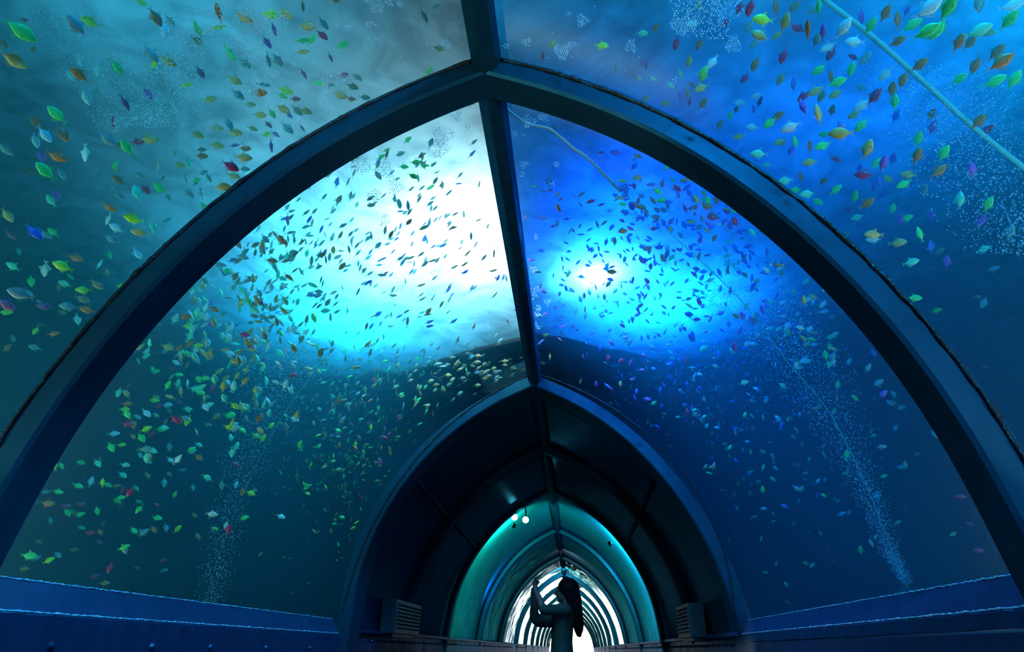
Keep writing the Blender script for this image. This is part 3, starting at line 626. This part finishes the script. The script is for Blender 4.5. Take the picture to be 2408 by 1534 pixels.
# the rest of the shoal, too many to count
def low_fish(bm, M, mi, deep):
    bm_body(bm, deep, 7, mi, M, BODY[0:1]+BODY[2:3]+BODY[4:6]+BODY[7:8]+BODY[9:10])
    nf = len(FISHCOL)
    bm_fin(bm, TAIL, .012, mi+nf, M); bm_fin(bm, scl(DORS, deep), .012, mi+nf, M); bm_fin(bm, scl(ANAL, deep), .012, mi+nf, M)
keys = list(FISHCOL); bm = bmesh.new(); rnd = random.Random(11)
def add_low(px, py, L, a, c, v, real=LPX):
    want = FPX*real/L*rnd.uniform(.85, 1.2)
    p, t = water_point(px, py, want, 0.06)
    M = Matrix.Translation(p) @ fish_frame(px, py, a, v, rnd).to_4x4() @ Matrix.Scale(L*t/FPX*1.05, 4)
    low_fish(bm, M, keys.index(c), .9 if v > 35 else 1.12)
for r in REST: add_low(*r)
BLOBS = [  # centre, spread, how many, length, colours, heading, spread of heading, edge-on from/to
    (800, 600, 190, 140, 330, 17, 27, 'ttbkkwtk', 50, 25, 30, 75), (600, 640, 90, 80, 70, 22, 32, 'tkpgoct', -50, 60, 10, 50),
    (560, 800, 110, 110, 200, 20, 29, 'ccwwwaaakt', 100, 40, 10, 60), (430, 1000, 150, 130, 110, 19, 28, 'yggoortcw', -20, 50, 0, 30),
    (260, 1230, 130, 100, 60, 18, 28, 'gygortt', -10, 50, 0, 30), (810, 1060, 90, 120, 520, 10, 17, 'oorrkoyag', 30, 60, 0, 60),
    (900, 900, 110, 60, 170, 12, 18, 'kakgot', 60, 30, 30, 70), (1110, 880, 75, 28, 110, 11, 19, 'aaktk', 20, 15, 10, 40),
    (1040, 560, 70, 130, 60, 18, 26, 'ktbt', 50, 20, 40, 75), (960, 420, 100, 60, 24, 22, 30, 'ktg', 20, 60, 20, 60),
    (1490, 680, 120, 130, 300, 13, 22, 'ppttbmrp', -60, 60, 10, 70), (1600, 500, 130, 70, 130, 20, 30, 'akogprbb', 150, 40, 10, 50),
    (1740, 640, 90, 90, 100, 18, 27, 'ppbkwcb', 100, 60, 10, 60), (1680, 900, 130, 65, 330, 10, 17, 'ppwcatbb', 100, 50, 10, 60),
    (1880, 740, 60, 110, 70, 18, 27, 'ccgwwap', 170, 60, 0, 40), (1800, 1080, 140, 110, 150, 11, 20, 'ggtkbt', 100, 60, 0, 50),
    (2150, 850, 130, 150, 40, 20, 30, 'gttkb', 60, 90, 0, 40), (1350, 620, 60, 200, 40, 14, 20, 'kaorg', -60, 50, 20, 70),
    (2050, 1200, 90, 90, 20, 18, 24, 'gtt', 0, 90, 0, 40), (90, 900, 60, 150, 24, 20, 30, 'gtyko', 0, 90, 0, 40)]
for cx_, cy_, sx, sy, n, l0, l1, cols, a0, da, v0, v1 in BLOBS:
    for _ in range(n):
        px, py = rnd.gauss(cx_, sx), rnd.gauss(cy_, sy)
        if not (-40 < px < 2450 and -40 < py < 1450): continue
        d = ray(px, py); g = glass_hit(px, py); y = g*d.y; z = g*d.z
        if z < .26 or y > 5.3 or 1.75 < y < 2.02: continue
        add_low(px, py, rnd.uniform(l0, l1), rnd.gauss(a0, da), rnd.choice(cols), rnd.uniform(v0, v1))
bmesh.ops.recalc_face_normals(bm, faces=bm.faces)
o = obj('fish_shoal', bm, [FM[k][0] for k in keys]+[FM[k][1] for k in keys], smooth=True)
tag(o, 'dense shoal of hundreds of tiny bright fish around the lamps and arches', 'fish', kind='stuff')

# hoses
HOSE = mat('pale_hose', (0.16, 0.42, 0.40), 0.6, spec=.1); HOSEW = mat('white_hose', (0.35, 0.42, 0.45), 0.6, spec=0.1)
def smoothpts(P, n=10):
    out = []
    for i in range(len(P)-1):
        p0 = P[max(i-1, 0)]; p1 = P[i]; p2 = P[i+1]; p3 = P[min(i+2, len(P)-1)]
        for k in range(n):
            t = k/n
            out.append(0.5*((2*p1)+(p2-p0)*t+(2*p0-5*p1+4*p2-p3)*t*t+(3*p1-p0-3*p2+p3)*t**3))
    out.append(P[-1]); return out
def hose(name, pts, rad, mt, label, cat='hose'):
    P = [water_point(x, y, d, .03)[0] for x, y, d in pts]
    bm = bmesh.new(); tube(bm, smoothpts(P, 8), rad, 8)
    tag(obj(name, bm, mt, smooth=True), label, cat)
hose('hose', [(1880, -60, 2.5), (1940, 0, 2.5), (2050, 85, 2.5), (2180, 200, 2.5), (2290, 300, 2.5), (2408, 395, 2.5), (2480, 450, 2.5)], .0105, HOSE, 'thick pale green hose slanting down the pane before the first arch')
hose('air_line', [(1460, 450, 3.7), (1600, 570, 3.8), (1750, 715, 3.9), (1850, 850, 4.0), (1950, 970, 4.1), (2040, 1150, 4.1), (2128, 1378, 4.1)], .003, HOSE, 'thin blue air line running down along the rising bubbles')
hose('air_line', [(775, 830, 4.8), (715, 905, 4.7), (640, 1020, 4.5), (560, 1190, 4.3), (505, 1340, 4.2), (485, 1420, 4.2)], .0018, mat('grey_line', (.12, .2, .2), .6), 'thin faint air line in the dark water beside the shoal')
hose('hose', [(1183, 248, 2.5), (1215, 275, 2.5), (1250, 293, 2.5), (1290, 302, 2.6), (1315, 320, 2.7), (1350, 350, 2.8), (1385, 375, 2.9), (1460, 450, 3.1)], .007, HOSEW, 'white curved hose under the first arch beside the ridge')
pa, _ = water_point(2134, 1386, 4.1)
bm = bmesh.new(); r = bmesh.ops.create_cone(bm, cap_ends=True, segments=16, radius1=.055, radius2=.04, depth=.07)
r = bmesh.ops.create_cone(bm, cap_ends=True, segments=12, radius1=.02, radius2=.016, depth=.1); bmesh.ops.translate(bm, vec=(0, 0, .03), verts=r['verts'])
st = obj('air_stone', bm, mat('air_stone', (.03, .03, .035), .8, bump=(60, .5, .01))); st.location = pa; tag(st, 'dark round air stone where the rising bubbles start', 'air stone')
bm = bmesh.new(); bmesh.ops.create_cone(bm, cap_ends=True, segments=10, radius1=.03, radius2=.03, depth=pa.z-FLOOR-.0)
stp = obj('stand', bm, mat('lamp_housing'), st); stp.location = (0, 0, -(pa.z-FLOOR)/2-.03)

# bubbles
def bubble_mat():
    mt = bpy.data.materials.new('air_bubble'); mt.use_nodes = True; nt = mt.node_tree; nt.nodes.clear(); L = nt.links.new
    out = nt.nodes.new('ShaderNodeOutputMaterial'); tl = nt.nodes.new('ShaderNodeBsdfTranslucent'); tl.inputs[0].default_value = (.95, 1, 1, 1)
    gl = nt.nodes.new('ShaderNodeBsdfGlossy'); gl.inputs['Roughness'].default_value = .08
    d = nt.nodes.new('ShaderNodeBsdfDiffuse'); d.inputs[0].default_value = (.85, .95, 1, 1); tr = nt.nodes.new('ShaderNodeBsdfTransparent')
    a = nt.nodes.new('ShaderNodeMixShader'); a.inputs[0].default_value = .4; L(tl.outputs[0], a.inputs[1]); L(d.outputs[0], a.inputs[2])
    b = nt.nodes.new('ShaderNodeMixShader'); b.inputs[0].default_value = .3; L(a.outputs[0], b.inputs[1]); L(gl.outputs[0], b.inputs[2])
    c = nt.nodes.new('ShaderNodeMixShader'); c.inputs[0].default_value = .35; L(b.outputs[0], c.inputs[1]); L(tr.outputs[0], c.inputs[2]); L(c.outputs[0], out.inputs['Surface'])
    return mt
BUB = bubble_mat()
ICO = []
_b = bmesh.new(); bmesh.ops.create_icosphere(_b, subdivisions=1, radius=1); _b.verts.ensure_lookup_table()
IV = [v.co.copy() for v in _b.verts]; IF = [[v.index for v in f.verts] for f in _b.faces]; _b.free()
def bubbles(name, items, label, mt=BUB):
    V = []; F_ = []
    for p, r in items:
        b = len(V); V += [tuple(p+v*r) for v in IV]; F_ += [[b+i for i in f] for f in IF]
    me = bpy.data.meshes.new(name); me.from_pydata(V, [], F_); me.materials.append(mt)
    for p in me.polygons: p.use_smooth = True
    o = bpy.data.objects.new(name, me); COL.objects.link(o); tag(o, label, 'bubbles', kind='stuff')
def plume(name, path, n, rmin, rmax, label):
    its = []
    for _ in range(n):
        u = rnd.random()*(len(path)-1); i = int(u); f = u-i; a, b = path[i], path[min(i+1, len(path)-1)]
        px, py, d, wd = [a[k]+(b[k]-a[k])*f for k in range(4)]
        off = rnd.gauss(0, 1)
        if abs(off) > 2.2: continue
        p, t = water_point(px+off*wd*.5, py+rnd.uniform(-8, 8), d+rnd.gauss(0, .12), .03)
        its.append((p, rnd.uniform(rmin, rmax)))
    bubbles(name, its, label)
plume('bubble_stream', [(2134, 1375, 4.1, 14), (2090, 1290, 4.1, 28), (2040, 1150, 4.1, 45), (1960, 990, 4.1, 80), (1880, 840, 4.0, 110), (1790, 740, 3.9, 130), (1700, 660, 3.8, 150)], 5200, .0016, .0042, 'column of fine blue bubbles rising from the air stone')
plume('bubble_stream', [(490, 1420, 4.2, 35), (520, 1290, 4.3, 50), (560, 1130, 4.5, 60), (610, 1000, 4.7, 75), (660, 880, 4.8, 110), (720, 780, 4.9, 130)], 2600, .0014, .0038, 'column of fine pale bubbles in the dark water beside the shoal')
plume('bubble_stream', [(2430, 600, 2.6, 150), (2330, 430, 2.6, 170), (2260, 290, 2.6, 180), (2180, 150, 2.7, 170)], 3000, .0016, .0036, 'broad cloud of bubbles behind the thick pale hose')
plume('bubble_stream', [(170, 20, 2.7, 120), (300, 130, 2.7, 180), (380, 240, 2.6, 170), (330, 300, 2.6, 100)], 3200, .0010, .0026, 'misty cloud of fine bubbles before the first arch, opposite the hose')
PATCH = {'left': [(580, 100, 55), (600, 180, 45), (560, 20, 60), (640, 60, 40), (600, 240, 30), (885, 5, 24), (915, 8, 8), (940, 10, 7), (790, 190, 30), (793, 58, 7), (816, 67, 9), (868, 57, 9), (887, 60, 4), (905, 210, 20), (895, 168, 6), (1047, 105, 13), (1020, 168, 15), (942, 132, 5), (674, 140, 8), (690, 150, 8), (708, 284, 9), (743, 285, 7), (763, 240, 5), (871, 95, 5), (884, 93, 4), (650, 172, 6), (765, 190, 10), (1048, 156, 4), (1003, 104, 4), (570, 330, 16), (700, 350, 20), (640, 320, 12), (1080, 52, 5), (500, 300, 14), (445, 80, 60), (420, 160, 50)],
         'right': [(1370, 48, 14), (1322, 120, 18), (1343, 105, 9), (1238, 99, 10), (1190, 108, 8), (1483, 109, 14), (1337, 33, 7), (1398, 14, 4), (1300, 80, 4), (1288, 136, 4), (1438, 213, 12), (1404, 195, 7), (1470, 168, 4), (1270, 163, 9), (1725, 105, 18), (1620, 20, 45), (1660, 45, 50), (1600, 60, 22), (1700, 20, 40), (1504, 135, 4), (1345, 134, 4), (1587, 187, 5)],
         'far_left': [(1075, 275, 12), (1040, 320, 22), (1035, 350, 20), (905, 400, 22), (930, 440, 18), (850, 385, 25), (880, 460, 14), (1165, 580, 14), (1100, 300, 8), (1110, 740, 10), (1030, 640, 16), (1150, 760, 5), (905, 520, 12), (1015, 700, 12), (1045, 770, 12)],
         'far_right': [(1245, 285, 14), (1278, 275, 12), (1208, 315, 8), (1230, 386, 9), (1227, 410, 7), (1309, 386, 7), (1300, 432, 6), (1243, 665, 8), (1263, 680, 6), (1251, 635, 9), (1255, 695, 9), (1260, 768, 10), (1262, 740, 7), (1266, 725, 7), (1225, 545, 4), (1262, 557, 6), (1287, 710, 8), (1231, 318, 4)]}
for nm, L_ in PATCH.items():
    its = []
    for cx_, cy_, rr in L_:
        sp = 5.4 if rr < 30 else 6.5
        ax, ay = rnd.uniform(.85, 1.1), rnd.uniform(.85, 1.1); ph = rnd.uniform(0, 6)
        k = int(rr/sp)+1
        for i in range(-k, k+1):
            for j in range(-k, k+1):
                x = (i+.5*(j % 2))*sp; y = j*sp*.87
                q = math.hypot(x*ax, y*ay); lim = rr*(1+.22*math.sin(3*math.atan2(y, x)+ph))
                if q > lim or (rr >= 30 and rnd.random() < .45): continue
                px, py = cx_+x+rnd.uniform(-.7, .7), cy_+y+rnd.uniform(-.7, .7)
                d = ray(px, py); t = glass_hit(px, py, .003)
                if d.y*t > 5.3 or 1.8 < d.y*t < 2.0: continue
                its.append((CAM+t*d, rnd.uniform(1.3, 2.4)*t/FPX))
    lab = {'left': 'silvery bubble clusters on the pane before the first arch, cyan side', 'right': 'pale bubble clusters on the pane before the first arch, blue side',
           'far_left': 'white bubble clusters around the brightest lamp', 'far_right': 'small bubble clusters along the ridge on the blue side'}[nm]
    bubbles('clinging_bubbles', its, lab)

# ------------------------------------------------------------------ vents on the dark wall
def vent(side, ya, yb, label):
    x0 = side*1.555; root = empty('wall_vent', (x0, (ya+yb)/2, .12)); tag(root, label, 'vent', 'vent boxes on the tunnel wall')
    ln = yb-ya; V = mat('vent_metal', (.035, .06, .085), .5, .2, bump=(12, .2, .01))
    bm = bmesh.new(); box(bm, (-side*.075, 0, .15), (.15, ln, .30)); bevel(bm, .008); obj('housing', bm, V, root)
    bm = bmesh.new()
    for k in range(7):
        box(bm, (-side*.158, 0, .05+k*.034), (.03, ln*.92, .009), Matrix.Rotation(side*.55, 4, 'Y'))
    obj('louvre', bm, V, root)
    bm = bmesh.new(); box(bm, (-side*.06, -.05, -.005-.0), (.12, ln*.8, .05))
    o = obj('bracket', bm, V, root); o.location = (0, 0, -.0)
vent(-1, 6.45, 7.5, 'slatted metal vent box low on the dark wall, behind the raised phone')
vent(1, 6.7, 7.5, 'slatted metal vent box low on the dark wall, behind the long hair')
for lx, ly, lz, e, c, a in LAMP_D:
    root = empty('spot_lamp', (lx, ly, lz)); tag(root, 'small green spotlight behind the fourth arch' if lx < 0 else 'small blue spotlight behind the fourth arch', 'lamp')
    d = (Vector(a)-Vector((lx, ly, lz))).normalized(); root.rotation_euler = d.to_track_quat('-Z', 'Y').to_euler()
    bm = bmesh.new(); r = bmesh.ops.create_cone(bm, cap_ends=True, segments=16, radius1=.035, radius2=.025, depth=.05); bmesh.ops.translate(bm, vec=(0, 0, .035), verts=r['verts'])
    obj('housing', bm, HOUS, root)
    bm = bmesh.new(); bmesh.ops.create_cone(bm, cap_ends=True, segments=16, radius1=.03, radius2=.03, depth=.004); o = obj('lens', bm, mat('lamp_lens', (.8, .9, .9), .3, emit=(.6, 1, .95), es=30), root); o.location = (0, 0, .008)

for px, py in ((1210, 1217), (1236, 1223)):      # bulb at the fourth arch's edge; the second sphere stands in for its reflection
    p = CAM+ray(px, py)*(10.32/ray(px, py).y)
    root = empty('bulb_lamp', p); tag(root, 'glaring bulb against the edge of the fourth arch' if px < 1220 else 'glowing sphere standing in for the reflection of its twin bulb', 'lamp', 'bulbs behind the fourth arch')
    bm = bmesh.new(); bmesh.ops.create_uvsphere(bm, u_segments=12, v_segments=8, radius=.05); obj('bulb', bm, mat('bulb_glow', (.8, 1, .9), .3, emit=(.55, 1, .85), es=14), root, smooth=True)
    bm = bmesh.new(); tube(bm, [(0, .0, .045), (0, .02, .2)], .012, 8); obj('stem', bm, HOUS, root)
for ux, uy, ue in UPL:  # housings for the added fill lamps under the view
    root = empty('underwater_fill_lamp', (ux, uy, FLOOR)); tag(root, 'added underwater fill light on the tank bottom, out of view', 'lamp', 'added fill lights on the tank bottom')
    bm = bmesh.new(); r = bmesh.ops.create_cone(bm, cap_ends=True, segments=20, radius1=.15, radius2=.13, depth=.06); bmesh.ops.translate(bm, vec=(0, 0, .03), verts=r['verts']); obj('base', bm, HOUS, root)
    bm = bmesh.new(); r = bmesh.ops.create_cone(bm, cap_ends=True, segments=20, radius1=.08, radius2=.13, depth=.24); bmesh.ops.translate(bm, vec=(0, 0, .18), verts=r['verts']); obj('housing', bm, HOUS, root)

# ------------------------------------------------------------------ the person taking a picture
PY = 6.6
def WP(cx, cy, dy=0.0):
    d = ray(1180+cx/7.519, 1330+cy/7.519); return CAM+d*((PY+dy)/d.y)
SKIN = mat('skin', (0.10, 0.07, 0.055), 0.6); HAIR = mat('black_hair', (0.006, 0.005, 0.005), 0.8, spec=0.05, bump=(40, .5, .01))
CLOTH = mat('dark_green_blouse', (0.008, 0.03, 0.018), 0.8, bump=(25, .4, .01)); TROU = mat('black_trousers', (0.01, 0.01, 0.012), 0.8)
hipx = WP(1060, 1500).x
feet = Vector((hipx, PY, FLOOR))
person = empty('person', feet)
tag(person, 'person with very long dark hair raising a phone overhead-high with both hands', 'person')
def ell(bm, c, r, rot=None):
    q = bmesh.ops.create_uvsphere(bm, u_segments=20, v_segments=14, radius=1)
    bmesh.ops.transform(bm, matrix=Matrix.Translation(Vector(c)-feet) @ (rot if rot else Matrix.Identity(4)) @ Matrix.Diagonal((*r, 1)), verts=q['verts'])
def limb(bm, pts, rad, n=14):
    P = [Vector(p)-feet for p in pts]; Q = smoothpts(P, 5)
    R = []
    for i in range(len(rad)-1): R += [rad[i]+(rad[i+1]-rad[i])*k/5 for k in range(5)]
    R.append(rad[-1]); tube(bm, Q, R, n)
    for p, r in ((P[0], rad[0]), (P[-1], rad[-1])):
        q = bmesh.ops.create_uvsphere(bm, u_segments=12, v_segments=8, radius=r); bmesh.ops.translate(bm, vec=p, verts=q['verts'])
def slab(bm, rings, n=24):
    """stack of ellipses: (centre x, centre y, z, half depth, half width) in world units"""
    rows = []
    for cx_, cy_, z, a, b in rings:
        rows.append([bm.verts.new(Vector((cx_+a*math.cos(2*PI*k/n), cy_+b*math.sin(2*PI*k/n), z))-feet) for k in range(n)])
    for A, B in zip(rows, rows[1:]):
        for k in range(n): bm.faces.new((A[k], A[(k+1) % n], B[(k+1) % n], B[k]))
    bm.faces.new(rows[0][::-1]); bm.faces.new(rows[-1])
def fuse(name, bm, mt, vox, parent):
    bmesh.ops.recalc_face_normals(bm, faces=bm.faces)
    o = obj(name, bm, mt, parent, smooth=True)
    md = o.modifiers.new('fuse', 'REMESH'); md.mode = 'VOXEL'; md.voxel_size = vox; md.use_smooth_shade = True
    sm = o.modifiers.new('smooth', 'SMOOTH'); sm.iterations = 3; sm.factor = .5
    return o
hc = WP(1140, 455); sh = WP(1120, 780); mpp = (WP(100, 0)-WP(0, 0)).length/100
bm = bmesh.new()
ell(bm, hc+Vector((.012, 0, .015)), (.095, .078, .100)); ell(bm, hc+Vector((-.035, 0, -.035)), (.060, .058, .075))
ell(bm, hc+Vector((-.070, 0, -.085)), (.022, .026, .020))                         # chin
limb(bm, [hc+Vector((-.088, 0, .01)), hc+Vector((-.112, 0, -.028))], [.010, .013], 8)   # nose
ell(bm, hc+Vector((-.090, 0, -.052)), (.012, .022, .009))                         # lips
for s in (-1, 1):
    ell(bm, hc+Vector((-.078, s*.030, .008)), (.014, .016, .010)); ell(bm, hc+Vector((.012, s*.078, -.012)), (.018, .010, .028))
limb(bm, [hc+Vector((.02, 0, -.06)), sh+Vector((.02, 0, .03))], [.052, .058])
zt = sh.z
tor = [(WP(1100, 1500).x, PY, FLOOR+.76, .095, .150), (WP(1060, 1500).x, PY, FLOOR+.86, .105, .165), (WP(1060, 1300).x, PY, WP(0, 1330).z, .085, .125), (WP(1070, 1100).x, PY, WP(0, 1100).z, .090, .135),
       (WP(1080, 950).x, PY, WP(0, 950).z, .100, .155), (WP(1110, 830).x, PY, WP(0, 830).z, .092, .165), (WP(1130, 740).x, PY, WP(0, 745).z, .065, .120), (WP(1140, 720).x, PY, WP(0, 715).z, .04, .06)]
slab(bm, tor)
ARMS = [(-.17, (1130, 790), (745, 790), (600, 455), (592, 340)), (.16, (1090, 880), (600, 960), (550, 520), (580, 350))]
hands = []
for dy, a, b, c, h in ARMS:
    A, B, Cw, H = WP(*a, dy), WP(*b, dy*1.05), WP(*c, dy*.6), WP(*h, dy*.42)
    limb(bm, [A, A.lerp(B, .5)+Vector((0, 0, -.005)), B, B.lerp(Cw, .45), Cw, Cw.lerp(H, .5)], [.050, .045, .036, .036, .024, .028])
    ell(bm, H, (.020, .036, .042), Matrix.Rotation(-.15, 4, 'Y')); hands.append((H, dy))
ph_a, ph_b = WP(600, 285), WP(735, 140)
pax = (ph_b-ph_a).normalized(); phc = WP(668, 212)
for H, dy in hands:
    sgn = 1 if dy > 0 else -1
    for k, ln in enumerate((.95, 1.0, .96, .8)):
        base = H+Vector((.006-.004*k, sgn*(-.026+.017*k), .034-.003*k))
        tip = phc+pax*(-.022+.012*k*.4)+Vector((.012, sgn*(.040+.012*(3-k)), .006))
        knee = base.lerp(tip, .5)+Vector((-.020*ln, 0, .014*ln))
        limb(bm, [base, base.lerp(knee, .6)+Vector((-.004, 0, .004)), knee, tip], [.0095, .009, .0085, .007], 8)
    tb = H+Vector((.016, -sgn*.026, .004)); limb(bm, [tb, tb+Vector((.020, -sgn*.008, .020)), phc-pax*.040+Vector((.008, sgn*.035, -.008))], [.011, .010, .008], 8)
for s in (-1, 1):
    x0 = WP(1080, 1500).x
    limb(bm, [(x0, PY+s*.085, FLOOR+.80), (x0-.01, PY+s*.085, FLOOR+.45), (x0+.01, PY+s*.08, FLOOR+.26), (x0+.015, PY+s*.08, FLOOR+.09)], [.085, .058, .052, .036])
    ell(bm, (x0-.045, PY+s*.08, FLOOR+.035), (.115, .042, .034))
fuse('body', bm, SKIN, .0065, person)
bm = bmesh.new(); T2 = [(x, y, z, a+.016, b+.016) for x, y, z, a, b in tor[1:7]]; T2[0] = (T2[0][0], PY, FLOOR+.80, .120, .180); slab(bm, T2)
for dy, a, b, c, h in ARMS:
    A, B, Cw = WP(*a, dy), WP(*b, dy*1.05), WP(*c, dy*.6)
    e = B.lerp(Cw, .55 if dy > 0 else .12)
    limb(bm, [A, A.lerp(B, .5), B, e], [.060, .050, .052 if dy > 0 else .043, .040])
    if dy > 0: limb(bm, [A.lerp(B, .35)+Vector((0, 0, -.03)), B.lerp(A, .12)+Vector((0, 0, -.02))], [.07, .055])
fuse('blouse', bm, CLOTH, .010, person)
bm = bmesh.new()
for s in (-1, 1):
    x0 = WP(1080, 1500).x
    limb(bm, [(x0, PY+s*.085, FLOOR+.84), (x0-.01, PY+s*.088, FLOOR+.45), (x0+.01, PY+s*.085, FLOOR+.13)], [.105, .080, .075])
fuse('trousers', bm, TROU, .012, person)
bm = bmesh.new()
ell(bm, WP(1180, 415), (.108, .095, .104))
HP = [(1190, 400), (1250, 560), (1290, 740), (1320, 900), (1350, 1040), (1362, 1160), (1362, 1262)]
HR = [(.085, .092), (.085, .100), (.072, .115), (.062, .12), (.055, .11), (.042, .085), (.018, .03)]
rings = []
for (cx_, cy_), (a, b) in zip(HP, HR):
    p = WP(cx_, cy_); rings.append((p.x, PY, p.z, a, b))
slab(bm, rings[::-1])
for k in range(16):      # separate locks down the back
    s = (k-7.5)/7.5
    q = [WP(cx_+random.uniform(-25, 45), cy_+random.uniform(-15, 15), s*b) for (cx_, cy_), (a, b) in zip(HP[2:], HR[2:])]
    limb(bm, q, [.018, .019, .018, .014, .005], 8)
fuse('hair', bm, HAIR, .008, person)
bm = bmesh.new(); box(bm, (0, 0, 0), (.078, .155, .009)); bevel(bm, .003)
box(bm, (-.028, .06, .006), (.018, .018, .004))
ph = obj('phone', bm, mat('phone_black', (.01, .01, .012), .2)); ph.location = phc
ph.rotation_euler = (0, -math.atan2(pax.z, pax.x), 0); tag(ph, 'dark phone held up edge-on in both hands of the person', 'phone')
bm = bmesh.new(); box(bm, (0, 0, -.0052), (.070, .145, .001)); obj('screen', bm, mat('phone_screen', (.02, .02, .02), .1, emit=(.1, .3, .35), es=.3), ph)

root = empty('tunnel_fill_lamp', (0, -2.2, 1.62)); tag(root, 'small blue fill lamp added behind the viewer, out of view', 'lamp'); root.rotation_euler = (Vector((0, 2.5, .3))-Vector((0, -2.2, 1.62))).to_track_quat('-Z', 'Y').to_euler()  # fixture made up to carry the added fill light
bm = bmesh.new(); r = bmesh.ops.create_cone(bm, cap_ends=True, segments=24, radius1=.15, radius2=.09, depth=.1); bmesh.ops.translate(bm, vec=(0, 0, .07), verts=r['verts']); obj('housing', bm, HOUS, root)
bm = bmesh.new(); tube(bm, [(0, 0, .1), (0, .32, .42)], .012); obj('bracket', bm, HOUS, root)
